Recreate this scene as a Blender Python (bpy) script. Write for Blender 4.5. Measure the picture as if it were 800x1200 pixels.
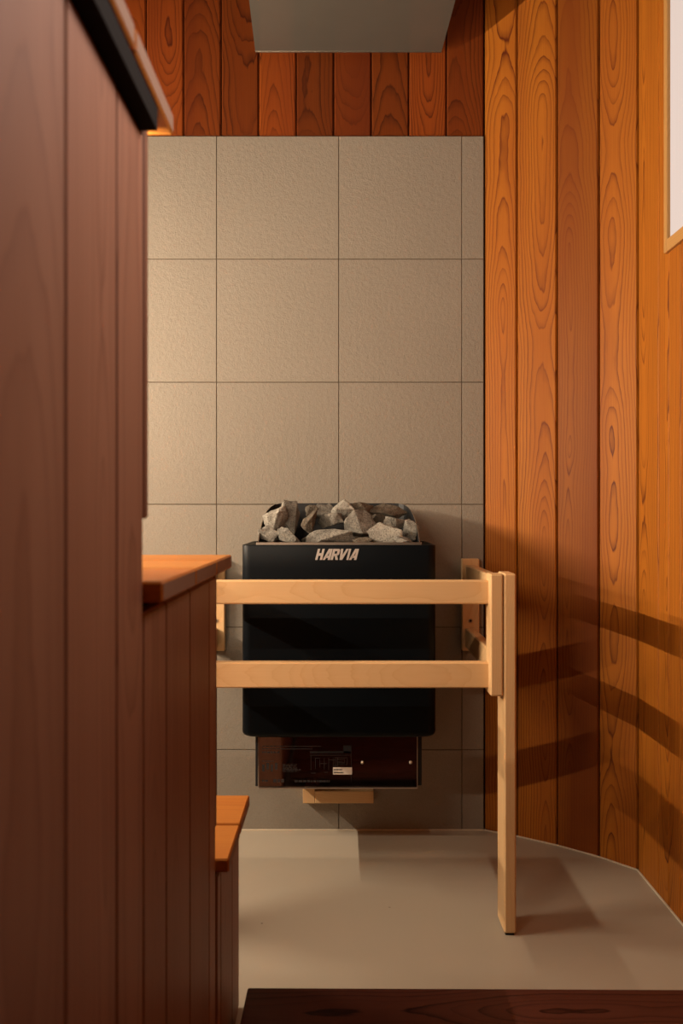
import bpy, bmesh, math, random
from mathutils import Vector, Matrix, noise

for o in list(bpy.data.objects): bpy.data.objects.remove(o)
S = bpy.context.scene
COL = S.collection

# ------------------------------------------------------------------ camera
cd = bpy.data.cameras.new('camera'); cam = bpy.data.objects.new('camera', cd); COL.objects.link(cam)
cam.location = (0, 0, 0.78); cam.rotation_euler = (math.pi/2, 0, 0)
cd.sensor_fit = 'VERTICAL'; cd.sensor_height = 36; cd.lens = 30.69; cd.clip_start = 0.02
cd.dof.use_dof = True; cd.dof.focus_distance = 1.85; cd.dof.aperture_fstop = 7.0
S.camera = cam
# ------------------------------------------------------------------ world, lights, exposure
w = bpy.data.worlds.new('world'); S.world = w; w.use_nodes = True
w.node_tree.nodes['Background'].inputs[0].default_value = (0.5, 0.45, 0.4, 1)
w.node_tree.nodes['Background'].inputs[1].default_value = 0.02
S.view_settings.view_transform = 'Standard'; S.view_settings.look = 'None'
S.view_settings.exposure = 0.10; S.view_settings.gamma = 1.0; S.view_settings.use_curve_mapping = False

def area(name, loc, size, power, color, target, spread=180):
    l = bpy.data.lights.new(name, 'AREA'); l.shape = 'RECTANGLE'; l.size, l.size_y = size
    l.energy = power; l.color = color; l.spread = math.radians(spread)
    o = bpy.data.objects.new(name, l); COL.objects.link(o); o.location = loc
    o.rotation_euler = (Vector(target) - Vector(loc)).to_track_quat('-Z', 'Y').to_euler()
    return o
WARM = (1.0, 0.80, 0.585)
# two straight strip lamps under the nose of the L-shaped top bench: one along x, one along y
SX0, SX1, SYY = -1.22, -0.185, 0.7385       # strip facing the heater wall
SY0, SY1, SXX = 1.12, 2.10, -1.2375         # strip facing the right wall
SZ = 1.0895
area('bench_strip_light', ((SX0+SX1)/2, SYY, SZ), (SX1-SX0, 0.012), 11.5, WARM, ((SX0+SX1)/2, 2.0, SZ+0.10))
area('side_strip_light', (SXX, (SY0+SY1)/2, SZ), (SY1-SY0, 0.012), 45, WARM, (0.0, (SY0+SY1)/2, SZ+0.16))
area('window_daylight', (0.628, 0.75, 1.72), (0.9, 0.7), 18.0, (1.0, 0.82, 0.70), (-0.3, 0.30, 1.60), 100)
area('aisle_fill_light', (0.15, 0.95, 2.2), (0.35, 0.35), 0.8, (1.0, 0.76, 0.55), (0.15, 1.2, 0))  # added overhead fill to lift the room, no known lamp there

# ------------------------------------------------------------------ node helpers
def newmat(name):
    m = bpy.data.materials.new(name); m.use_nodes = True
    return m, m.node_tree, m.node_tree.nodes['Principled BSDF']
class N:
    def __init__(s, nt): s.nt = nt
    def node(s, t, **kw):
        n = s.nt.nodes.new(t)
        for k, v in kw.items(): setattr(n, k, v)
        return n
    def put(s, inp, v):
        if hasattr(v, 'is_linked') or isinstance(v, bpy.types.NodeSocket): s.nt.links.new(v, inp)
        else: inp.default_value = v
    def math(s, op, a, b=0.0, c=0.0):
        n = s.node('ShaderNodeMath', operation=op)
        s.put(n.inputs[0], a); s.put(n.inputs[1], b); s.put(n.inputs[2], c)
        return n.outputs[0]
    def comb(s, x, y, z):
        n = s.node('ShaderNodeCombineXYZ')
        for i, v in enumerate((x, y, z)): s.put(n.inputs[i], v)
        return n.outputs[0]
    def noise(s, vec, scale=1.0, detail=2.0, rough=0.5):
        n = s.node('ShaderNodeTexNoise'); s.put(n.inputs['Vector'], vec)
        n.inputs['Scale'].default_value = scale; n.inputs['Detail'].default_value = detail
        n.inputs['Roughness'].default_value = rough
        return n.outputs[0]
    def ramp(s, fac, stops):
        n = s.node('ShaderNodeValToRGB'); s.put(n.inputs[0], fac); e = n.color_ramp.elements
        while len(e) < len(stops): e.new(0.5)
        for el, (p, c) in zip(e, stops):
            el.position = p; el.color = (c, c, c, 1) if isinstance(c, (int, float)) else (*c, 1)
        return n.outputs[0]
    def mix(s, fac, a, b, mode='MIX'):
        n = s.node('ShaderNodeMix', data_type='RGBA', blend_type=mode)
        s.put(n.inputs[0], fac); s.put(n.inputs[6], a if not isinstance(a, tuple) else (*a, 1))
        s.put(n.inputs[7], b if not isinstance(b, tuple) else (*b, 1))
        return n.outputs[2]
    def bump(s, h, strength, dist, bsdf):
        n = s.node('ShaderNodeBump'); n.inputs['Strength'].default_value = strength
        n.inputs['Distance'].default_value = dist; s.put(n.inputs['Height'], h)
        s.nt.links.new(n.outputs[0], bsdf.inputs['Normal'])

def wood(name, early, late, ring=0.006, contrast=0.8, rough=0.45, vary=0.35, dspread=0.05, redden=None, fiber=0.25):
    """solid cut-log wood: growth rings around an axis that wanders past each board"""
    m, nt, b = newmat(name); n = N(nt)
    at = n.node('ShaderNodeAttribute', attribute_name='wc'); sp = n.node('ShaderNodeSeparateXYZ')
    nt.links.new(at.outputs['Vector'], sp.inputs[0]); a, c, t = sp.outputs
    ar = n.node('ShaderNodeAttribute', attribute_name='rn'); sr = n.node('ShaderNodeSeparateXYZ')
    nt.links.new(ar.outputs['Vector'], sr.inputs[0]); r0, r1, r2 = sr.outputs
    o1 = n.math('MULTIPLY', r0, 57.0); o2 = n.math('MULTIPLY', r1, 91.0)
    n1 = n.noise(n.comb(n.math('MULTIPLY', a, 1.5), o1, o2), 1.0, 2.0)
    n2 = n.noise(n.comb(n.math('MULTIPLY', a, 1.3), o2, o1), 1.0, 1.0)
    n3 = n.noise(n.comb(n.math('MULTIPLY_ADD', a, 7.0, o1), n.math('MULTIPLY', c, 26.0), n.math('MULTIPLY', t, 26.0)), 1.0, 3.0, 0.55)
    tilt = n.math('MULTIPLY', n.math('SUBTRACT', r2, 0.5), 0.10)
    d = n.math('ADD', n.math('MULTIPLY', n.math('SUBTRACT', r1, 0.2), dspread), n.math('MULTIPLY', n.math('SUBTRACT', n1, 0.5), 0.16))
    d = n.math('ADD', d, n.math('MULTIPLY', a, tilt)); Y = n.math('ADD', d, t)
    X = n.math('ADD', n.math('SUBTRACT', c, n.math('MULTIPLY', n.math('SUBTRACT', r0, 0.5), 0.05)), n.math('MULTIPLY', n.math('SUBTRACT', n2, 0.5), 0.03))
    r = n.math('SQRT', n.math('ADD', n.math('MULTIPLY', X, X), n.math('MULTIPLY', Y, Y)))
    r = n.math('ADD', r, n.math('MULTIPLY', n.math('SUBTRACT', n3, 0.5), 0.009))
    fr = n.math('FRACT', n.math('DIVIDE', r, ring))
    saw = n.ramp(fr, [(0.0, 0.0), (0.55, 0.10), (0.84, 0.55), (0.93, 1.0), (1.0, 0.0)])
    ri = n.math('FLOOR', n.math('DIVIDE', r, ring))
    rv = n.noise(n.comb(n.math('MULTIPLY', ri, 7.3), o1, 0.0), 1.0, 0.0)
    sawv = n.math('MULTIPLY', saw, n.math('MULTIPLY_ADD', rv, 1.3, -0.05))
    fib = n.noise(n.comb(n.math('MULTIPLY_ADD', a, 9.0, o1), n.math('MULTIPLY', c, 700.0), n.math('MULTIPLY', t, 700.0)), 1.0, 2.0)
    col = n.mix(n.math('MULTIPLY', sawv, contrast), early, late)
    col = n.mix(n.math('MULTIPLY', n.math('SUBTRACT', fib, 0.35), fiber * 2), col, late)
    if redden:
        big = n.noise(n.comb(n.math('MULTIPLY_ADD', a, 0.8, o2), n.math('MULTIPLY', c, 12.0), o1), 1.0, 2.0)
        col = n.mix(n.ramp(n.math('ADD', n.math('MULTIPLY', big, 0.8), n.math('MULTIPLY', n.math('FRACT', n.math('MULTIPLY', r2, 7.7)), 0.4)), [(0.4, 0.0), (0.85, 0.8)]), col, redden)
    pv = n.math('MULTIPLY_ADD', n.math('FRACT', n.math('MULTIPLY', r1, 5.31)), -vary, 1.0)
    col = n.mix(1.0, col, n.comb(pv, pv, pv), 'MULTIPLY')
    nt.links.new(col, b.inputs['Base Color'])
    b.inputs['Roughness'].default_value = rough; b.inputs['Specular IOR Level'].default_value = 0.16
    n.bump(n.math('ADD', n.math('MULTIPLY', saw, -0.5), n.math('MULTIPLY', fib, 0.5)), 0.25, 0.0006, b)
    return m

def plain(name, col, rough=0.5, metal=0.0, nscale=None, nstr=0.3, spec=0.5):
    m, nt, b = newmat(name); n = N(nt)
    b.inputs['Roughness'].default_value = rough; b.inputs['Metallic'].default_value = metal
    b.inputs['Specular IOR Level'].default_value = spec
    tc = n.node('ShaderNodeTexCoord').outputs['Object']
    v = n.noise(tc, nscale or 40.0, 3.0)
    f = n.math('MULTIPLY_ADD', v, 0.12, 0.94)
    nt.links.new(n.mix(1.0, col, n.comb(f, f, f), 'MULTIPLY'), b.inputs['Base Color'])
    if nscale: n.bump(v, nstr, 0.001, b)
    return m

M = {}
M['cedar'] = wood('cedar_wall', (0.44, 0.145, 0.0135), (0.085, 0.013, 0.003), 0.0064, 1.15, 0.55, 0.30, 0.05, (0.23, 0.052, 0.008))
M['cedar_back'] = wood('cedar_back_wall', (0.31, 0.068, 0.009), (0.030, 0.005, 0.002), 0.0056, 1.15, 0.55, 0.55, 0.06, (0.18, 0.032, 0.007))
M['bench'] = wood('cedar_bench_board', (0.60, 0.25, 0.045), (0.28, 0.075, 0.013), 0.0060, 0.9, 0.45, 0.15, 0.06, (0.50, 0.16, 0.03))
M['clad'] = wood('cedar_bench_cladding', (0.33, 0.165, 0.105), (0.13, 0.045, 0.027), 0.0100, 0.8, 0.50, 0.2, 0.10, (0.22, 0.095, 0.055))
M['pale'] = wood('alder_railing', (0.76, 0.50, 0.255), (0.60, 0.31, 0.115), 0.0042, 0.45, 0.38, 0.10, 0.25, None, 0.15)
M['frame'] = wood('pine_window_frame', (0.50, 0.28, 0.10), (0.36, 0.16, 0.04), 0.0042, 0.7, 0.4, 0.1, 0.08, None, 0.15)
M['dark'] = wood('dark_duckboard', (0.090, 0.027, 0.017), (0.016, 0.004, 0.003), 0.0075, 1.2, 0.42, 0.1, 0.08, None)
M['endgrain'] = wood('sawn_cedar_end', (0.25, 0.155, 0.11), (0.16, 0.085, 0.055), 0.004, 0.4, 0.7, 0.1, 0.1)
M['void'] = plain('dark_lining', (0.035, 0.015, 0.009), 0.8)
M['black'] = plain('black_coated_steel', (0.0022, 0.004, 0.006), 0.42, 0.0, spec=0.12)
M['steel'] = plain('polished_steel', (0.40, 0.36, 0.345), 0.05, 1.0)
M['lip'] = plain('brushed_steel_edge', (0.50, 0.42, 0.35), 0.34, 1.0)
M['guard'] = plain('dark_inner_steel', (0.012, 0.012, 0.013), 0.5, 0.0, spec=0.3)
M['rubber_and_shade'] = plain('black_rubber_and_shade', (0.007, 0.006, 0.006), 0.9, spec=0.1)  # foot pads, and the strip that stands in for shade under the top bench
M['screw'] = plain('bright_screw_steel', (0.8, 0.76, 0.68), 0.28, 1.0)
M['ink'] = plain('black_print', (0.006, 0.006, 0.008), 0.5)
M['ink_dim'] = plain('grey_print', (0.022, 0.018, 0.018), 0.5)
M['sticker'] = plain('white_sticker', (0.62, 0.55, 0.48), 0.5)
M['white'] = plain('lamp_housing_white', (0.7, 0.68, 0.64), 0.4)
M['grout'] = plain('dark_grout', (0.10, 0.075, 0.05), 0.9)
M['bead'] = plain('pale_sealant', (0.66, 0.58, 0.45), 0.5)
M['ceil'] = plain('dark_ceiling_board', (0.07, 0.028, 0.012), 0.7)  # kept dark so the unseen ceiling bounces little light
M['cedar_dark'] = wood('low_bounce_cedar', (0.085, 0.026, 0.007), (0.03, 0.007, 0.002), 0.007, 0.9, 0.5, 0.2, 0.06)  # unseen walls, darkened so they bounce less light into the room

def logo_mat():
    m, nt, b = newmat('logo_chrome'); b.inputs['Metallic'].default_value = 0.6
    b.inputs['Roughness'].default_value = 0.32; b.inputs['Base Color'].default_value = (0.74, 0.68, 0.64, 1)
    return m
M['logo'] = logo_mat()

def tile_mat():
    m, nt, b = newmat('beige_stone_tile'); n = N(nt)
    tc = n.node('ShaderNodeTexCoord').outputs['Object']
    a = n.noise(tc, 330.0, 3.0, 0.6); g = n.noise(tc, 95.0, 2.0); big = n.noise(tc, 4.0, 3.0)
    at = n.node('ShaderNodeAttribute', attribute_name='rn').outputs['Fac']
    col = n.mix(big, (0.255, 0.226, 0.186), (0.29, 0.257, 0.212))
    col = n.mix(n.math('MULTIPLY', n.ramp(a, [(0.42, 0.0), (0.7, 1.0)]), 0.28), col, (0.19, 0.16, 0.12))
    f = n.math('MULTIPLY_ADD', at, 0.08, 0.95)
    nt.links.new(n.mix(1.0, col, n.comb(f, f, f), 'MULTIPLY'), b.inputs['Base Color'])
    b.inputs['Roughness'].default_value = 0.72; b.inputs['Specular IOR Level'].default_value = 0.25
    n.bump(n.math('ADD', a, n.math('MULTIPLY', g, 0.9)), 0.5, 0.0019, b)
    return m
M['tile'] = tile_mat()

def floor_mat():
    m, nt, b = newmat('beige_resin_floor'); n = N(nt)
    tc = n.node('ShaderNodeTexCoord').outputs['Object']
    big = n.noise(tc, 3.0, 3.0)
    col = n.mix(big, (0.41, 0.36, 0.285), (0.46, 0.405, 0.325))
    v = n.node('ShaderNodeTexVoronoi'); n.put(v.inputs['Vector'], tc); v.inputs['Scale'].default_value = 9.0
    sp = n.ramp(v.outputs['Distance'], [(0.0, 1.0), (0.017, 1.0), (0.03, 0.0)])
    keep = n.ramp(n.noise(tc, 2.3, 1.0), [(0.5, 0.0), (0.56, 1.0)])
    col = n.mix(n.math('MULTIPLY', sp, keep), col, (0.05, 0.03, 0.02))
    nt.links.new(col, b.inputs['Base Color'])
    b.inputs['Roughness'].default_value = 0.36; b.inputs['Specular IOR Level'].default_value = 0.4
    n.bump(n.noise(tc, 14.0, 2.0), 0.08, 0.002, b)
    return m
M['floor'] = floor_mat()

def shield_mat():
    m, nt, b = newmat('satin_grey_plate'); n = N(nt)
    tc = n.node('ShaderNodeTexCoord').outputs['Object']
    col = n.mix(n.noise(tc, 5.0, 2.0), (0.125, 0.125, 0.11), (0.155, 0.155, 0.135))
    nt.links.new(col, b.inputs['Base Color'])
    b.inputs['Metallic'].default_value = 0.45; b.inputs['Roughness'].default_value = 0.17
    return m
M['shield'] = shield_mat()

def stone_mat(name, c0, c1):
    m, nt, b = newmat(name); n = N(nt)
    tc = n.node('ShaderNodeTexCoord').outputs['Object']
    a = n.noise(tc, 45.0, 6.0, 0.7); g = n.noise(tc, 330.0, 4.0, 0.75)
    col = n.mix(n.ramp(a, [(0.3, 0.0), (0.7, 1.0)]), c0, c1)
    col = n.mix(n.ramp(g, [(0.50, 0.0), (0.62, 0.75)]), col, (0.045, 0.042, 0.036))
    col = n.mix(n.ramp(g, [(0.30, 0.8), (0.43, 0.0)]), col, (0.42, 0.39, 0.33))
    nt.links.new(col, b.inputs['Base Color']); b.inputs['Roughness'].default_value = 0.85
    n.bump(n.math('ADD', g, a), 1.0, 0.004, b)
    return m
M['stone'] = stone_mat('grey_olivine_rock', (0.11, 0.10, 0.085), (0.42, 0.39, 0.33))
M['stone_b'] = stone_mat('brown_rock', (0.065, 0.050, 0.034), (0.21, 0.165, 0.115))
M['stone_p'] = stone_mat('pale_rock', (0.26, 0.24, 0.205), (0.56, 0.52, 0.44))

def pane_mat():
    m, nt, b = newmat('daylit_paper_pane'); n = N(nt)
    tc = n.node('ShaderNodeTexCoord').outputs['Object']; s = n.node('ShaderNodeSeparateXYZ'); nt.links.new(tc, s.inputs[0])
    ln = n.noise(n.comb(0.0, n.math('MULTIPLY', s.outputs[1], 420.0), n.math('MULTIPLY', s.outputs[2], 3.0)), 1.0, 1.0)
    col = n.mix(ln, (0.66, 0.54, 0.48), (0.74, 0.62, 0.56))
    nt.links.new(col, b.inputs['Emission Color']); b.inputs['Emission Strength'].default_value = 0.86
    b.inputs['Base Color'].default_value = (0.1, 0.09, 0.09, 1); b.inputs['Roughness'].default_value = 0.6
    return m
M['pane'] = pane_mat()
def glow_mat():
    m, nt, b = newmat('lamp_diffuser'); b.inputs['Emission Color'].default_value = (1, 0.66, 0.36, 1)
    b.inputs['Emission Strength'].default_value = 4.0; return m
M['glow'] = glow_mat()

# ------------------------------------------------------------------ mesh builder
class MB:
    def __init__(s): s.v=[]; s.f=[]; s.wc=[]; s.rn=[]; s.mi=[]; s.sm=[]
    def add(s, verts, faces, wc=None, rn=(0.5,0.5,0.5), mi=0, smooth=False):
        k = len(s.v); s.v += [tuple(p) for p in verts]
        s.wc += [tuple(p) for p in (wc or verts)]; s.rn += [tuple(rn)] * len(verts)
        s.f += [tuple(i + k for i in f) for f in faces]
        s.mi += [mi] * len(faces); s.sm += [smooth] * len(faces)
    def box(s, x0, x1, y0, y1, z0, z1, ch=0.0015, along='x', T=None, rn=None, mi=0, off=(0,0,0), end=None):
        """chamfered box; along = grain direction"""
        c = ((x0+x1)/2, (y0+y1)/2, (z0+z1)/2); h = ((x1-x0)/2, (y1-y0)/2, (z1-z0)/2)
        ch = min(ch, min(h) * 0.45)
        V = []; idx = {}
        for sx in (-1,1):
            for sy in (-1,1):
                for sz in (-1,1):
                    for ax in range(3):
                        p = [sx*h[0], sy*h[1], sz*h[2]]
                        for q in range(3):
                            if q != ax: p[q] -= (sx,sy,sz)[q] * ch
                        idx[(sx,sy,sz,ax)] = len(V); V.append([p[i]+c[i] for i in range(3)])
        F = []
        for ax in range(3):
            a, b = (ax+1)%3, (ax+2)%3
            for sg in (-1,1):
                q = []
                for (u, v) in ((-1,-1),(1,-1),(1,1),(-1,1)):
                    k = [0,0,0]; k[ax]=sg; k[a]=u; k[b]=v; q.append(idx[(*k, ax)])
                F.append(q if sg > 0 else q[::-1])
            for u in (-1,1):
                for v in (-1,1):
                    k0=[0,0,0]; k0[ax]=-1; k0[a]=u; k0[b]=v; k1=list(k0); k1[ax]=1
                    q = [idx[(*k0,a)], idx[(*k1,a)], idx[(*k1,b)], idx[(*k0,b)]]
                    F.append(q if u*v > 0 else q[::-1])
        n_main = len(F)
        for sx in (-1,1):
            for sy in (-1,1):
                for sz in (-1,1):
                    q=[idx[(sx,sy,sz,i)] for i in range(3)]
                    F.append(q if sx*sy*sz>0 else q[::-1])
        order = {'x':(0,1,2),'y':(1,0,2),'z':(2,0,1)}[along]
        # the widest cross dimension is 'across'
        o1, o2 = order[1], order[2]
        if h[o1] < h[o2]: o1, o2 = o2, o1
        W = [((p[order[0]]-off[order[0]]), p[o1]-c[o1], p[o2]-c[o2]) for p in V]
        if T is not None: V = [T @ Vector(p) for p in V]
        k0_ = len(s.f); s.add(V, F, W, rn or (random.random(), random.random(), random.random()), mi)
        if end is not None: s.mi[k0_ + order[0]*6 + 1] = end        # sawn end of the board
    def build(s, name, mats, parent=None, loc=None):
        me = bpy.data.meshes.new(name)
        L = Vector(loc) if loc is not None else Vector((0,0,0))
        me.from_pydata([tuple(Vector(p) - L) for p in s.v], [], s.f)
        for nm, data in (('wc', s.wc), ('rn', s.rn)):
            a = me.attributes.new(nm, 'FLOAT_VECTOR', 'POINT'); a.data.foreach_set('vector', [q for p in data for q in p])
        if not isinstance(mats, (list, tuple)): mats = [mats]
        for m in mats: me.materials.append(m)
        me.polygons.foreach_set('material_index', s.mi); me.polygons.foreach_set('use_smooth', s.sm)
        bm = bmesh.new(); bm.from_mesh(me); bmesh.ops.recalc_face_normals(bm, faces=bm.faces); bm.to_mesh(me); bm.free()
        o = bpy.data.objects.new(name, me); COL.objects.link(o); o.location = L
        if parent is not None:
            o.parent = parent; o.location = L - WORLD[parent.name]
        WORLD[o.name] = L
        return o
WORLD = {}
def empty(name, loc, label, cat, group=None):
    o = bpy.data.objects.new(name, None); COL.objects.link(o); o.location = loc; o.empty_display_size = 0.05
    o['label'] = label; o['category'] = cat
    if group: o['group'] = group
    WORLD[o.name] = Vector(loc); return o
def struct(o, label=None, cat=None):
    o['kind'] = 'structure'
    if label: o['label'] = label; o['category'] = cat or 'wall'
    return o
def tag(o, label, cat, group=None):
    o['label'] = label; o['category'] = cat
    if group: o['group'] = group
    return o
def wbox(name, mat, parent, *a, label=None, seed=None, **k):
    if seed is not None: random.seed(seed)
    m = MB(); m.box(*a, **k)
    c = ((a[0]+a[1])/2, (a[2]+a[3])/2, (a[4]+a[5])/2)
    o = m.build(name, mat, parent, loc=c)
    if label: o['label'] = label
    return o
def cyl(mb, p0, p1, r, n=16, mi=0, smooth=True, r1=None):
    p0, p1 = Vector(p0), Vector(p1); d = (p1-p0).normalized(); q = d.to_track_quat('Z','Y')
    V = []
    for p, rr in ((p0, r), (p1, r if r1 is None else r1)):
        for i in range(n):
            a = 2*math.pi*i/n; V.append(p + q @ Vector((rr*math.cos(a), rr*math.sin(a), 0)))
    F = [(i, (i+1)%n, n+(i+1)%n, n+i) for i in range(n)] 
    mb.add(V, F, mi=mi, smooth=smooth); mb.add(V[:n], [tuple(range(n))[::-1]], mi=mi); mb.add(V[n:], [tuple(range(n))], mi=mi)

HC = 2.25          # ceiling height
XL, XR, YB, YF = -1.76, 0.645, 2.142, -0.50
# ------------------------------------------------------------------ floor, ceiling
plan = [(XL, YF), (XR, YF), (XR, 1.90), (0.581, 1.975), (0.503, 2.041), (0.421, 2.098), (0.352, YB), (XL, YB)]
def slab(name, z0, z1, mat):
    m = MB(); ex = [(x*1.0 + (0.05 if x > 0 else -0.05), y + (0.05 if y > 0 else -0.05)) for x, y in plan]; n = len(ex)
    V = [(x, y, z0) for x, y in ex] + [(x, y, z1) for x, y in ex]
    F = [tuple(range(n))[::-1], tuple(range(n, 2*n))] + [(i, (i+1)%n, n+(i+1)%n, n+i) for i in range(n)]
    m.add(V, F); return m.build(name, mat)
struct(slab('floor', -0.08, 0.0, M['floor']), 'smooth beige resin floor of the sauna', 'floor')
struct(slab('ceiling', HC, HC+0.08, M['ceil']), 'wooden sauna ceiling', 'ceiling')

# ------------------------------------------------------------------ walls
def plank_wall(mb, pts, z0, z1, th=0.014, hole=None, seeds=None, ch=0.0035, tones=None):
    """one plank between each consecutive pair of plan points, faces turned to the room"""
    for i in range(len(pts)-1):
        p0, p1 = Vector((*pts[i], 0)), Vector((*pts[i+1], 0)); d = p1-p0; L = d.length; d.normalize()
        nrm = Vector((d.y, -d.x, 0))          # towards the room for left-to-right listing
        T = Matrix(((d.x, -nrm.x, 0, p0.x), (d.y, -nrm.y, 0, p0.y), (0, 0, 1, 0), (0, 0, 0, 1)))
        random.seed(seeds + i*13 if seeds is not None else 5)
        rn = (random.random(), random.random(), random.random()); g = 0.0011
        if tones and i < len(tones):          # pick a board of the wanted depth of colour
            for _ in range(4000):
                rn = (random.random(), random.random(), random.random())
                if abs((rn[1]*5.31) % 1 - tones[i][0]) < 0.05 and abs((rn[2]*7.7) % 1 - tones[i][1]) < 0.1: break
        pieces = [(g, L-g, z0, z1)]
        if hole:
            ya, yb, za, zb = hole; a = max(g, p0.y - yb); b = min(L-g, p0.y - ya)   # right wall: p0.y > p1.y
            if b > a:
                pieces = [(a, b, z0, za), (a, b, zb, z1)]
                if a > g + 1e-4: pieces.append((g, a, z0, z1))
                if b < L-g-1e-4: pieces.append((b, L-g, z0, z1))
        for (xa, xb, zz0, zz1) in pieces:
            k = len(mb.v); mb.box(xa, xb, 0, th, zz0, zz1, ch=ch, along='z', T=T, rn=rn)
            # re-centre the across coordinate on the whole plank
            sh = (xa+xb)/2 - L/2
            for q in range(k, len(mb.v)): w_ = mb.wc[q]; mb.wc[q] = (w_[0], w_[1]+sh, w_[2])
        # backing behind the joints
    return mb
PW = 0.0921
xs = [0.3495 - PW*i for i in range(24)][::-1]
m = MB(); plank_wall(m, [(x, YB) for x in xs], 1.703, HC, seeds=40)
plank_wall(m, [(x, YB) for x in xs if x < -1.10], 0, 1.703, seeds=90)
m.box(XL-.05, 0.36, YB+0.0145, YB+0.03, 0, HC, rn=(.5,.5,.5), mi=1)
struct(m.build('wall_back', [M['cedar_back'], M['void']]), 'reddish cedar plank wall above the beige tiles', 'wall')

m = MB()
tx = [-1.120, -0.905, -0.605, -0.3055, -0.0063, 0.2949, 0.3485]; tz = [0.0, 0.1975, 0.4976, 0.7985, 1.098, 1.4000, 1.7015]
random.seed(3)
for i in range(6):
    for j in range(6):
        r = random.random()
        m.box(tx[i]+.0009, tx[i+1]-.0009, 2.1385, 2.1475, tz[j]+.0009, tz[j+1]-.0009, ch=0.0008, rn=(r, r, r))
m.box(-1.12, 0.3485, 2.1405, 2.1560, 0.0, 1.7015, ch=0.0002, mi=1)
struct(m.build('wall_tiles', [M['tile'], M['grout']]), 'square beige stone tiles covering the wall behind the heater', 'wall')

cor = [(0.3495, 2.143), (0.421, 2.098), (0.503, 2.041), (0.581, 1.973), (0.6445, 1.899)]
m = MB(); plank_wall(m, cor, 0, HC, seeds=207, tones=[(.15,.2),(.2,.3),(.95,.9),(.2,.3)])  # third plank is a darker board, deepened further to stand for shade
m.add([(0.36, 2.165, 0), (0.67, 1.93, 0), (0.67, 1.93, HC), (0.36, 2.165, HC)], [(0,1,2,3)], mi=1)
struct(m.build('wall_corner', [M['cedar'], M['void']]), 'narrow angled run of amber cedar planks between tiles and right wall', 'wall')

WIN = (0.86, 1.722, 1.303, 2.08)
ry = [1.899, 1.778, 1.662] + [1.662 - 0.12*i for i in range(1, 19)]
m = MB(); plank_wall(m, [(XR, y) for y in ry if y > YF-0.1], 0, HC, hole=WIN, seeds=333, tones=[(.15,.1),(.1,.1),(.2,.2)])
for (y0, y1, z0, z1) in ((-.55, 1.95, 0, 1.29), (-.55, 1.95, 2.10, HC), (-.55, .84, 1.29, 2.10), (1.742, 1.95, 1.29, 2.10)):
    m.box(XR+0.0145, XR+0.03, y0, y1, z0, z1, rn=(.5,.5,.5), mi=1)
struct(m.build('wall_right', [M['cedar'], M['void']]), 'amber cedar plank wall holding the window', 'wall')
m = MB(); plank_wall(m, [(XL, YF + 0.1*i) for i in range(27)], 0, HC, seeds=500)
m.box(XL-0.03, XL-0.015, YF, 2.18, 0, HC, mi=1)
struct(m.build('wall_left', [M['cedar_dark'], M['void']]))
m = MB(); plank_wall(m, [(XR+0.05 - 0.1*i, YF) for i in range(26)], 0, HC, seeds=600)
m.box(XL-.05, XR+.05, YF-0.03, YF-0.015, 0, HC, mi=1)
struct(m.build('wall_front', [M['cedar_dark'], M['void']]))

# window in the right wall
m = MB(); y0, y1, z0, z1 = WIN; random.seed(12)
fx0, fx1 = 0.637, 0.70; fw = 0.016
m.box(fx0, fx1, y1-fw+0.006, y1+0.006, z0-0.012, z1+0.012, along='z')
m.box(fx0, fx1, y0-0.006, y0+fw-0.006, z0-0.012, z1+0.012, along='z')
m.box(fx0, fx1, y0+fw-0.006, y1-fw+0.006, z0-0.012, z0+0.012, along='y')
m.box(fx0, fx1, y0+fw-0.006, y1-fw+0.006, z1-0.012, z1+0.012, along='y')
wf = struct(m.build('window_1', M['frame']), 'pale pine framed window with glowing white pane, high on right wall', 'window')
m = MB(); m.box(0.6445, 0.6525, y0+0.008, y1-0.008, z0+0.008, z1-0.008, ch=0.0005)
o = m.build('pane', M['pane'], wf)

# sealant bead at the wall foot
m = MB()
pp = [(-1.1, 2.1385), (0.3495, 2.1385)] + cor[1:] + [(XR, 0.2)]
for a, b in zip(pp[:-1], pp[1:]):
    a3, b3 = Vector((*a, 0)), Vector((*b, 0)); d = (b3-a3); L = d.length; d.normalize()
    T = Matrix(((d.x, -d.y, 0, a3.x), (d.y, d.x, 0, a3.y), (0,0,1,0), (0,0,0,1)))
    m.box(0, L, -0.003, 0.001, 0, 0.003, ch=0.001, T=T)
struct(m.build('trim_1', M['bead']), 'thin pale sealant line along the wall foot', 'trim')

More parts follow.
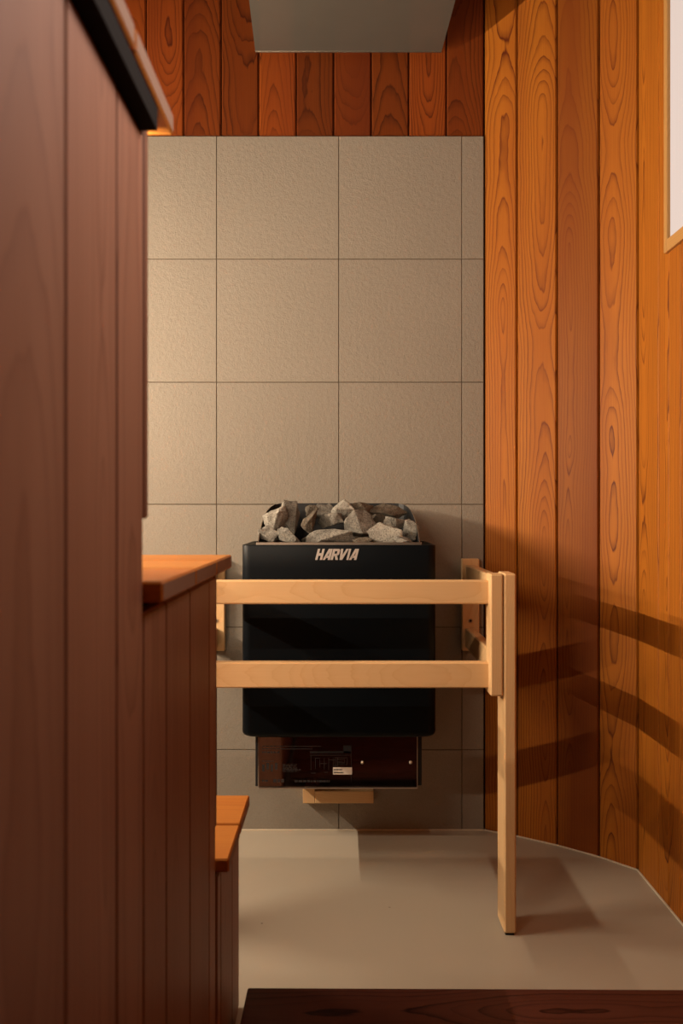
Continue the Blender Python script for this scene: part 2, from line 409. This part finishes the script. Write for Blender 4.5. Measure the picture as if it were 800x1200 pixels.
# ------------------------------------------------------------------ benches (stepping down towards the heater)
XB, XC = -0.145, -0.161     # board ends, side cladding
BT = 0.0175                 # board thickness
def bench(name, label, seat_ys, top, y_side, z_side, riser, seed, xl=-1.2385):
    root = empty(name, (-1.0, (seat_ys[0][0]+seat_ys[-1][1])/2, 0), label, 'bench')
    random.seed(seed)
    for i, (a, b) in enumerate(seat_ys):
        wbox('seat_board', [M['bench'], M['endgrain']], root, xl, XB, a, b, top-BT, top, ch=0.002, along='x', end=1)
    m = MB()
    for a, b in zip(y_side[:-1], y_side[1:]):
        m.box(XC-0.015, XC, a+0.0006, b-0.0006, 0.002, z_side, ch=0.0028, along='z')
    m.box(XC-0.03, XC-0.0152, y_side[0]+.002, y_side[-1]-.002, 0.002, z_side-0.03, mi=1, ch=0.0003)
    o = m.build('side_panel', [M['clad'], M['void']], root, loc=(XC, sum(y_side)/len(y_side), z_side/2))
    o['label'] = 'vertical brown planks closing the end of the bench'
    m = MB()
    ry0, ry1, rz0, rz1 = riser; x = XC
    while x > xl + 0.13:
        m.box(x-0.12+.0006, x-.0006, ry0, ry1, rz0, rz1, ch=0.002, along='z'); x -= 0.12
    m.build('riser_panel', M['clad'], root, loc=(-1.0, (ry0+ry1)/2, (rz0+rz1)/2))
    # bearers under the boards, from front to back
    for bx in (XC-0.075, -0.80, xl+0.06):
        wbox('bearer', M['void'], root, bx-0.02, bx+0.02, seat_ys[0][0]+0.01, ry0-0.002, top-BT-0.042, top-BT, ch=0.001, along='y')
    return root
# upper
ub = [(-0.49+0.127*i, -0.49+0.127*i+0.122) for i in range(7)]
ub = [(0.6155-0.139*(k+1)+0.0025, 0.6155-0.139*k-0.0025) for k in range(7, -1, -1)] + [(0.618, 0.755)]
ubr = bench('upper_bench', 'top sauna bench at left edge, its brown end planks filling the foreground', ub, 1.123,
      [-0.495, -0.38, -0.26, -0.14, -0.02, 0.10, 0.22, 0.295, 0.402, 0.510, 0.626, 0.7095], 1.0865, (0.7165, 0.7310, 0.7745, 1.1045), 11, XL+0.002)
wbox('underside_shade_strip', M['rubber_and_shade'], ubr, -0.190, -0.1480, -0.46, 0.7030, 1.0868, 1.1052, ch=0.0005, along='y')  # added black strip standing in for the shade under the boards
bench('middle_bench', 'middle step of the sauna benches, orange boards lit above brown planks', [(0.7102, 0.869), (0.873, 1.013), (1.017, 1.154)], 0.7235,
      [0.7105, 0.803, 0.928, 1.063, 1.1165], 0.6975, (1.1165, 1.131, 0.3740, 0.705), 23)
bench('low_bench', 'lowest reddish wooden step beside the floor, two boards wide', [(1.124, 1.247), (1.253, 1.378)], 0.333,
      [1.1325, 1.165, 1.287, 1.3615], 0.306, (1.3615, 1.3755, 0.002, 0.3145), 37)
# arm of the top bench along the left wall
sb = empty('side_bench', (-1.5, 1.45, 0), 'side arm of the top sauna bench along the left wall, reaching the tiles', 'bench')
random.seed(55)
for k in range(4):
    wbox('seat_board', M['bench'], sb, XL+0.003+0.134*k, XL+0.003+0.134*k+(0.130 if k < 3 else 0.1305), 0.7570, 2.136, 1.123-BT, 1.123, ch=0.002, along='y')
m = MB(); y = 0.76
while y < 2.06:
    m.box(-1.2545, -1.2405, y+.0006, y+0.12-.0006, 0.002, 1.1045, ch=0.002, along='z'); y += 0.1225
m.build('riser_panel', M['clad'], sb, loc=(-1.25, 1.4, 0.55))
# strip lamps tucked under the nose
r = empty('strip_lamp', ((SX0+SX1)/2, 0.7315, SZ), 'slim warm strip lamp under the nose of the upper bench', 'lamp')
wbox('housing', M['white'], r, SX0-.004, SX1+.004, 0.7312, 0.7362, SZ-0.009, SZ+0.009, ch=0.0006)
wbox('diffuser', M['glow'], r, SX0, SX1, 0.7362, 0.7378, SZ-0.006, SZ+0.006, ch=0.0004)
r = empty('strip_lamp', (-1.2404, (SY0+SY1)/2, SZ), 'slim warm strip lamp under the nose of the side bench', 'lamp')
wbox('housing', M['white'], r, -1.2403, -1.2390, SY0-.004, SY1+.004, SZ-0.009, SZ+0.009, ch=0.0003)
wbox('diffuser', M['glow'], r, -1.2390, -1.2380, SY0, SY1, SZ-0.006, SZ+0.006, ch=0.0002)

# ------------------------------------------------------------------ duckboard in the aisle
db = empty('duckboard', (0.25, 0.9, 0), 'dark reddish brown wooden duckboard lying on the floor at bottom edge', 'duckboard')
R = Matrix.Rotation(math.radians(-0.45), 4, 'Z'); random.seed(71)
T0 = Matrix.Translation((-0.142, 1.322, 0)) @ R
for k in range(6):
    m = MB(); m.box(0, 0.772, -0.112-0.118*k, -0.118*k, 0.038, 0.060, ch=0.002, along='x', T=T0)
    m.build('slat', M['dark'], db, loc=(0.25, 1.27-0.118*k, 0.05))
for bx in (0.06, 0.37, 0.69):
    m = MB(); m.box(bx-0.02, bx+0.02, -0.70, -0.01, 0.001, 0.038, ch=0.001, along='y', T=T0)
    m.build('bearer', M['dark'], db, loc=(bx-.14, 0.95, 0.02))

# ------------------------------------------------------------------ railing round the heater
rail = empty('heater_railing', (0, 1.85, 0), 'pale wooden guard railing with two bars and a long front leg around the heater', 'railing')
RZ = ((0.608, 0.6525), (0.4515, 0.4995))
random.seed(81)
for (a, b) in RZ:
    wbox('front_rail', M['pale'], rail, -0.276, 0.276, 1.628, 1.650, a, b, ch=0.0025, along='x')
for s in (-1, 1):
    X = lambda a, b: (a, b) if s > 0 else (-b, -a)
    wbox('wall_post', M['pale'], rail, *(X(0.292, 0.334) if s > 0 else (-0.325, -0.283)), 2.116, 2.1383, 0.443, 0.6665, ch=0.002, along='z')
    for (a, b) in RZ:
        wbox('side_rail', M['pale'], rail, *X(0.300, 0.322), 1.676, 2.1155, a, b, ch=0.0025, along='y')
    wbox('corner_post', M['pale'], rail, *X(0.2735, 0.2975), 1.606, 1.652, 0.4405, 0.6655, ch=0.003, along='z')
    lg = wbox('leg', M['pale'], rail, *X(0.2990, 0.3215), 1.606, 1.675, 0.004, 0.6665, ch=0.003, along='z')
    wbox('foot_pad', M['rubber_and_shade'], lg, *X(0.302, 0.3185), 1.609, 1.672, 0.0, 0.0045, ch=0.0005, along='y')
    for z in (0.5165,):
        m = MB(); xx = 0.3125 if s > 0 else -0.304
        cyl(m, (xx, 2.1163, z), (xx, 2.1145, z), 0.0052, 20); cyl(m, (xx, 2.1146, z), (xx, 2.1138, z), 0.0026, 12, mi=1)
        m.build('screw', [M['lip'], M['rubber_and_shade']], rail, loc=(xx, 2.115, z))
# make the bar ends meet: short side bars sit behind leg and post

# ------------------------------------------------------------------ heater
HX = -0.0055
heater = empty('sauna_heater', (HX, 2.0, 0.19), 'black electric sauna heater hung on the tiled wall, filled with stones', 'heater')
def rrect(x0, x1, y0, y1, r, n=6):
    P = []
    for cx, cy, a0 in ((x1-r, y0+r, -90), (x1-r, y1-r, 0), (x0+r, y1-r, 90), (x0+r, y0+r, 180)):
        for i in range(n+1):
            a = math.radians(a0 + 90*i/n); P.append((cx + r*math.cos(a), cy + r*math.sin(a)))
    return P
def loft(mb, loops, close_first=True, close_last=False, smooth=True, mi=0):
    n = len(loops[0]); V = [p for l in loops for p in l]; F = []
    for k in range(len(loops)-1):
        for i in range(n): F.append((k*n+i, k*n+(i+1)%n, (k+1)*n+(i+1)%n, (k+1)*n+i))
    mb.add(V, F, smooth=smooth, mi=mi)
    if close_first: mb.add(loops[0], [tuple(range(n))[::-1]], mi=mi)
    if close_last: mb.add(loops[-1], [tuple(range(n))], mi=mi)
hx0, hx1, hy0, hy1, hz0, hz1 = HX-0.2065, HX+0.2065, 1.850, 2.100, 0.301, 0.710
m = MB(); loops = []
def lay(ins, z, r): return [(x, y, z) for x, y in rrect(hx0+ins, hx1-ins, hy0+ins, hy1-ins, r)]
for k in range(6):
    a = math.radians(90*k/5); loops.append(lay(0.012*(1-math.sin(a)), hz0 + 0.012*(1-math.cos(a)), 0.020))
for ins, z in ((0, 0.660), (0.0, 0.7085), (0.0005, 0.7098), (0.0016, 0.7103), (0.003, 0.7095), (0.006, 0.706), (0.026, 0.7045), (0.0265, 0.703)):
    loops.append(lay(ins, z, 0.020 if ins < 0.02 else 0.012))
loft(m, loops); n_ = len(loops[-1])
loft(m, [loops[-1], lay(0.0265, 0.640, 0.012)], False, True, mi=1)
cas = m.build('casing', [M['black'], M['guard']], heater, loc=(HX, 1.975, 0.5)); cas['label'] = 'satin black casing'
# rim lip of the stone bin
m = MB()
m.box(HX-0.178, HX+0.178, 1.876, 1.879, 0.704, 0.7150, ch=0.0008)
m.build('bin_lip', M['lip'], heater, loc=(HX, 1.8775, 0.71))['label'] = 'thin steel lip in front of the stones'
# curved stone guard: thin sheet following side-back-side
half = [(0.1745, 1.8795, 0.7150), (0.1740, 1.900, 0.730), (0.1735, 1.925, 0.7445), (0.1725, 1.955, 0.7585), (0.1705, 1.990, 0.7715), (0.1680, 2.025, 0.7830),
        (0.1630, 2.058, 0.7915), (0.1550, 2.080, 0.7975), (0.1430, 2.090, 0.8005), (0.1250, 2.0925, 0.8010)]
path = half + [(-x, y, z) for x, y, z in half[::-1]]
def offset_in(i, t):
    a = Vector(path[max(i-1, 0)][:2]); b = Vector(path[min(i+1, len(path)-1)][:2]); d = (b-a).normalized()
    return Vector((path[i][0], path[i][1])) + Vector((-d.y, d.x)) * t
V, F = [], []
for i, p in enumerate(path):
    q = offset_in(i, 0.0016)
    V += [(HX+p[0], p[1], p[2]), (HX+p[0], p[1], 0.66), (HX+q.x, q.y, 0.66), (HX+q.x, q.y, p[2])]
for i in range(len(path)-1):
    a, b = i*4, i*4+4
    F += [(a, a+1, b+1, b), (a+1, a+2, b+2, b+1), (a+2, a+3, b+3, b+2)]
m = MB(); m.add(V, F, smooth=False)
F2 = [(i*4+3, i*4, i*4+4, i*4+7) for i in range(len(path)-1)]
m.add(V, F2, mi=1)
m.add(V[:4], [(0,1,2,3)], mi=1); m.add(V[-4:], [(0,1,2,3)], mi=1)
g = m.build('stone_guard', [M['guard'], M['lip']], heater, loc=(HX, 2.0, 0.73)); g['label'] = 'curved dark sheet guard with a bright edge'
# lettering
def letters():
    H = [[(0,0),(.27,0),(.27,1),(0,1)], [(.53,0),(.80,0),(.80,1),(.53,1)], [(.27,.37),(.53,.37),(.53,.61),(.27,.61)]]
    A = [[(0,0),(.27,0),(.60,.74),(.60,1),(.40,1)], [(.58,0),(.85,0),(.85,1),(.58,1)], [(.24,.17),(.58,.17),(.58,.38),(.34,.38)]]
    Rr = [[(0,0),(.27,0),(.27,1),(0,1)], [(.27,.79),(.56,.79),(.56,1),(.27,1)], [(.54,.46),(.72,.40),(.82,.52),(.82,.88),(.70,1),(.54,1)], [(.27,.35),(.62,.35),(.62,.56),(.27,.56)], [(.36,.36),(.62,.42),(.86,0),(.56,0)]]
    Vv = [[(0,1),(.27,1),(.36,.40),(.36,0),(.16,0)], [(.34,.0),(.36,.45),(.62,1),(.90,1),(.46,0)]]
    I = [[(0,0),(.25,0),(.25,1),(0,1)]]
    return [(H,.86),(A,.91),(Rr,.88),(Vv,.93),(I,.30),(A,.86)]
m = MB(); Hh = 0.0235; tot = sum(w_ for _, w_ in letters()); sx = (0.0935 - 0.006) / tot; cx = -0.0560
for polys, adv in letters():
    for P in polys:
        pts = [(cx + x*sx + y*0.0060, 0.6785 + y*Hh) for x, y in P]; n = len(pts)
        V = [(x, 1.8503, z) for x, z in pts] + [(x, 1.8490, z) for x, z in pts]
        m.add(V, [tuple(range(n, 2*n)), tuple(range(n))[::-1]] + [(i, (i+1)%n, n+(i+1)%n, n+i) for i in range(n)])
    cx += adv * sx
lo = m.build('logo_lettering', M['logo'], cas, loc=(-0.01, 1.8497, 0.69)); lo['label'] = 'slanted chrome capitals on the casing'

# connection box under the casing
bx0, bx1, by0, by1, bz0, bz1 = -0.1800, 0.1640, 1.872, 2.100, 0.1890, 0.300
m = MB(); m.box(bx0, bx1, by0, by1, bz0, bz1, ch=0.003)
cb = m.build('connection_box', M['steel'], heater, loc=(HX, 1.99, 0.25)); cb['label'] = 'polished steel box under the black casing'
wbox('box_corner', M['guard'], cb, bx0-0.005, bx0+0.001, by0+0.004, by1, bz0+0.001, bz1, ch=0.0015)
wbox('box_corner', M['guard'], cb, bx1-0.001, bx1+0.009, by0+0.010, by1, bz0+0.001, bz1, ch=0.0015)
wbox('bottom_flange', M['lip'], cb, bx0+0.002, bx1-0.001, by0-0.0015, by0+0.02, bz0-0.0025, bz0, ch=0.0006)
wbox('side_flange', M['lip'], cb, bx1-0.0022, bx1-0.0008, by0-0.0012, by0+0.004, bz0, bz1, ch=0.0004)
yf = by0 - 0.0004
def fx(px): return (px-400)*1.872/1023
def fz(py): return 0.78-(py-600)*1.872/1023
def mark(name, mat, px0, px1, py0, py1, th=0.0004, parent=cb):
    wbox(name, mat, parent, fx(px0), fx(px1), by0-th, by0+0.0002, fz(py1), fz(py0), ch=0.00005)
# printed block: headings, rows of tiny print and a wiring diagram, kept as fine dark marks
m = MB(); random.seed(5)
def ln(px0, px1, py, h=0.8): m.box(fx(px0), fx(px1), by0-0.0003, by0+0.0002, fz(py+h/2), fz(py-h/2), ch=0.00003)
def words(px0, px1, py, h):
    x = px0
    while x < px1-1:
        w_ = random.uniform(1.2, 4.5); w_ = min(w_, px1-x); ln(x, x+w_, py, h); x += w_+0.9
words(307, 376, 874.5, 1.1); words(307, 366, 877.6, 1.0); words(307, 327, 881.6, 2.0); words(307, 322, 892, 1.0)
for q in range(6): words(331, 348, 896+q*1.6, 0.7)
words(332, 354, 902, 1.2); words(307, 314, 915, 2.2); words(320, 334, 915, 4.0); words(345, 386, 915.5, 2.2)
for a in range(4): ln(307+a*5, 310+a*5, 900-a%2*2, 8)
o = m.build('print_marks', M['ink_dim'], cb, loc=(fx(340), by0, fz(895)))
m = MB(); ln(363, 411, 881.5, 2.3); ln(402, 411.5, 878, 9)
m.build('print_bar', M['ink'], cb, loc=(fx(390), by0, fz(880)))
m = MB(); random.seed(8)
for q in range(7):
    x = 364+q*5.2; ln(x, x+0.45, 895+random.uniform(-2, 2), random.uniform(8, 17)); ln(x, x+random.uniform(4, 11), 888+random.uniform(0, 18), 0.5)
for (a, b, c, d) in ((392, 407, 888, 896), (394, 404, 890, 894)):
    ln(a, b, c, .5); ln(a, b, d, .5); ln(a, a+.5, (c+d)/2, d-c); ln(b-.5, b, (c+d)/2, d-c)
ln(363, 411.5, 885, .5); ln(411.2, 411.7, 894, 44)
m.build('wiring_diagram', M['ink_dim'], cb, loc=(fx(388), by0, fz(895)))
st = MB(); st.box(fx(390), fx(412.3), by0-0.0008, by0+0.0002, fz(907.6), fz(899.2), ch=0.0001)
stk = st.build('rating_sticker', M['sticker'], cb, loc=(fx(401), by0, fz(903.4))); stk['label'] = 'small white printed sticker'
m = MB(); random.seed(9)
def ln2(px0, px1, py, h): m.box(fx(px0), fx(px1), by0-0.0011, by0-0.0007, fz(py+h/2), fz(py-h/2), ch=0.00003)
for py, a, b, h in ((901.8, 391, 401, 1.3), (905.2, 391, 402.8, 1.5)):
    x = a
    while x < b-.5:
        w_ = min(random.uniform(.6, 1.6), b-x); ln2(x, x+w_, py, h); x += w_+.35
m.build('sticker_print', M['ink'], stk, loc=(fx(400), by0, fz(903.4)))
for px in (424.2, 480.8):
    m = MB(); x, z = fx(px), fz(893.3); prof = [(0.0036, 0.0), (0.0036, 0.0012), (0.0028, 0.0026), (0.0014, 0.0033)]
    loft(m, [[(x+r*math.cos(t*math.pi/8), by0-h, z+r*math.sin(t*math.pi/8)) for t in range(16)] for r, h in prof], False, True)
    m.build('screw', M['screw'], cb, loc=(x, by0, z))
# wall bracket behind the heater
for xx in (-0.12, 0.11):
    wbox('wall_bracket', M['guard'], heater, xx-0.015, xx+0.015, 2.0995, 2.1382, 0.33, 0.62, ch=0.001)

# batten on the tiles below the box
bt = empty('wall_batten', (0, 2.13, 0.09), 'short pale wooden batten on the tiles just under the heater', 'batten')
random.seed(14)
wbox('end_block', M['pale'], bt, -0.0935, -0.0650, 2.112, 2.1383, 0.0750, 0.1700, ch=0.0006, along='z')
wbox('cross_piece', M['pale'], bt, -0.0645, 0.0775, 2.112, 2.1383, 0.0750, 0.1040, ch=0.0010, along='x')

# ------------------------------------------------------------------ heat shield over the heater
hs = empty('heat_shield', (0.02, 1.9, 1.896), 'grey satin metal plate hanging above the heater at the top edge', 'heat shield')
m = MB()
def hexa(mb, P, z0, z1):
    V = [(x, y, z0) for x, y in P] + [(x, y, z1) for x, y in P]
    mb.add(V, [(3,2,1,0), (4,5,6,7)] + [(i, (i+1)%4, 4+(i+1)%4, 4+i) for i in range(4)])
c_, s_ = math.cos(math.radians(1.6)), math.sin(math.radians(1.6))
def sh(u, v): return (0.0168 + u*c_ + v*s_*-1 , 2.118 + u*s_*0 + v*c_)
P = [(-0.209, 2.118), (-0.1915, 1.62), (0.256, 1.62), (0.2425, 2.118)]
hexa(m, P, 1.8965, 1.9045); m.build('plate', M['shield'], hs, loc=(0.02, 1.87, 1.90))
m = MB(); hexa(m, [(-0.209, 2.1185), (-0.2089, 2.1165), (0.2424, 2.1165), (0.2425, 2.1185)], 1.8945, 1.9075)
m.build('back_flange', M['lip'], hs, loc=(0.02, 2.1175, 1.90))
for x, y in ((-0.15, 1.70), (0.20, 1.70), (-0.15, 2.05), (0.20, 2.05)):
    m = MB(); cyl(m, (x, y, 1.9040), (x, y, HC), 0.004, 12); m.build('hanger_rod', M['lip'], hs, loc=(x, y, 2.08))

# ------------------------------------------------------------------ stones
def rock(seed, loc, size, rot, mat):
    rnd = random.Random(seed); bm = bmesh.new()
    for i in range(11):
        v = Vector((rnd.gauss(0,1), rnd.gauss(0,1), rnd.gauss(0,1))).normalized() * rnd.uniform(0.92, 1.16)
        bm.verts.new(v)
    r = bmesh.ops.convex_hull(bm, input=bm.verts)
    bmesh.ops.delete(bm, geom=[g for g in r['geom_interior'] if isinstance(g, bmesh.types.BMVert)], context='VERTS')
    bmesh.ops.bevel(bm, geom=list(bm.edges), offset=0.035, segments=1, affect='EDGES')
    bmesh.ops.triangulate(bm, faces=bm.faces)
    bmesh.ops.subdivide_edges(bm, edges=[e for e in bm.edges if e.calc_length() > 0.3], cuts=3, use_grid_fill=True)
    bmesh.ops.triangulate(bm, faces=bm.faces)
    bmesh.ops.subdivide_edges(bm, edges=[e for e in bm.edges if e.calc_length() > 0.14], cuts=1, use_grid_fill=True)
    Rm = Matrix.Rotation(math.radians(rot), 3, 'Y')
    for v in bm.verts:
        p = v.co.copy(); q = p*1.9 + Vector((seed*3.1, seed*1.7, 0))
        d = noise.fractal(q, 0.9, 2.2, 4) * 0.09 + (abs(noise.noise(p*1.3 + Vector((seed, 0, seed))))-0.2)*0.16
        p = p * (1 + d)
        v.co = Rm @ Vector((p.x*size[0]/2, p.y*size[1]/2, p.z*size[2]/2))
    bmesh.ops.recalc_face_normals(bm, faces=bm.faces)
    me = bpy.data.meshes.new('sauna_stone'); bm.to_mesh(me); bm.free(); me.materials.append(mat)
    o = bpy.data.objects.new('sauna_stone', me); COL.objects.link(o); o.location = loc
    return o
def at(px, py, Z): return ((px-400)*Z/1023, Z, 0.78-(py-600)*Z/1023)
ST = [ # pixel-measured size, converted to metres at the stone's own depth
 (321, 611, 1.955, 26, 38, 15, 'stone_p', 'large pale stone standing tall at the left end of the pile'),
 (342, 605, 1.985, 25, 38, -8, 'stone', 'tall grey stone with a knobbed top, second from left'),
 (315, 627, 1.915, 24, 22, 0, 'stone', 'squat grey stone low at the left front corner of the pile'),
 (340, 627, 1.910, 29, 26, 10, 'stone', 'lobed grey stone at the front left, against the steel lip'),
 (364, 615, 1.945, 19, 34, 28, 'stone_b', 'narrow slanting stone between the tall left stone and the pile middle'),
 (366, 600, 2.030, 24, 18, 0, 'stone_b', 'small brown stone high at the back, left of the middle'),
 (382, 600, 2.020, 26, 20, 20, 'stone', 'rounded stone at the back, just left of the topmost stone'),
 (386, 611, 1.955, 30, 22, -20, 'stone', 'wedge shaped stone below the topmost stone'),
 (403, 597, 1.985, 28, 25, -25, 'stone_p', 'topmost pale stone at the middle of the pile'),
 (388, 630, 1.915, 60, 20, -4, 'stone', 'long flat stone lying along the front lip'),
 (423, 617, 1.930, 38, 36, 20, 'stone', 'biggest rounded grey stone right of the middle'),
 (422, 599, 2.020, 32, 22, 0, 'stone_b', 'brown stone behind the biggest grey stone'),
 (452, 600, 2.035, 44, 20, 0, 'stone_b', 'wide brown stone at the back right'),
 (462, 612, 1.975, 32, 18, 10, 'stone', 'dark stone lying between the wide brown one and the pale front one'),
 (451, 627, 1.915, 36, 24, 5, 'stone_p', 'pale blocky stone at the front right, against the steel lip'),
 (480, 622, 1.945, 20, 26, 0, 'stone', 'upright stone at the right end of the pile'),
 (473, 633, 1.900, 20, 12, 0, 'stone', 'small stone at the front right corner by the lip'),
 (424, 634, 1.900, 24, 9, 0, 'stone_b', 'small flat stone low behind the lip, below the biggest grey stone'),
 (441, 611, 1.990, 22, 20, 0, 'stone_b', 'shadowed stone tucked between the biggest grey and the wide brown stone'),
]
for i, (px, py, Z, wpx, hpx, rot, mt, lab) in enumerate(ST):
    k = Z/1023; sw, shh = wpx*k*1.14, hpx*k*1.14
    o = rock(100+i*7, at(px, py, Z), (sw, min(max(sw, shh)*0.95, 0.046 if Z < 1.93 else 0.058) , shh), rot, M[mt])
    tag(o, lab, 'stone', 'stones in the heater')
# buried stones that carry the visible ones
rr = random.Random(4)
for i in range(10):
    x = HX - 0.12 + 0.06*(i % 5); y = 1.94 + 0.062*(i//5)
    o = rock(300+i, (x, y, 0.678 + 0.03*(i//5)), (0.060, 0.056, 0.060), rr.uniform(0, 90), M['stone_b'])
    tag(o, 'stone buried under the visible pile in the heater', 'stone', 'buried stones in the heater')
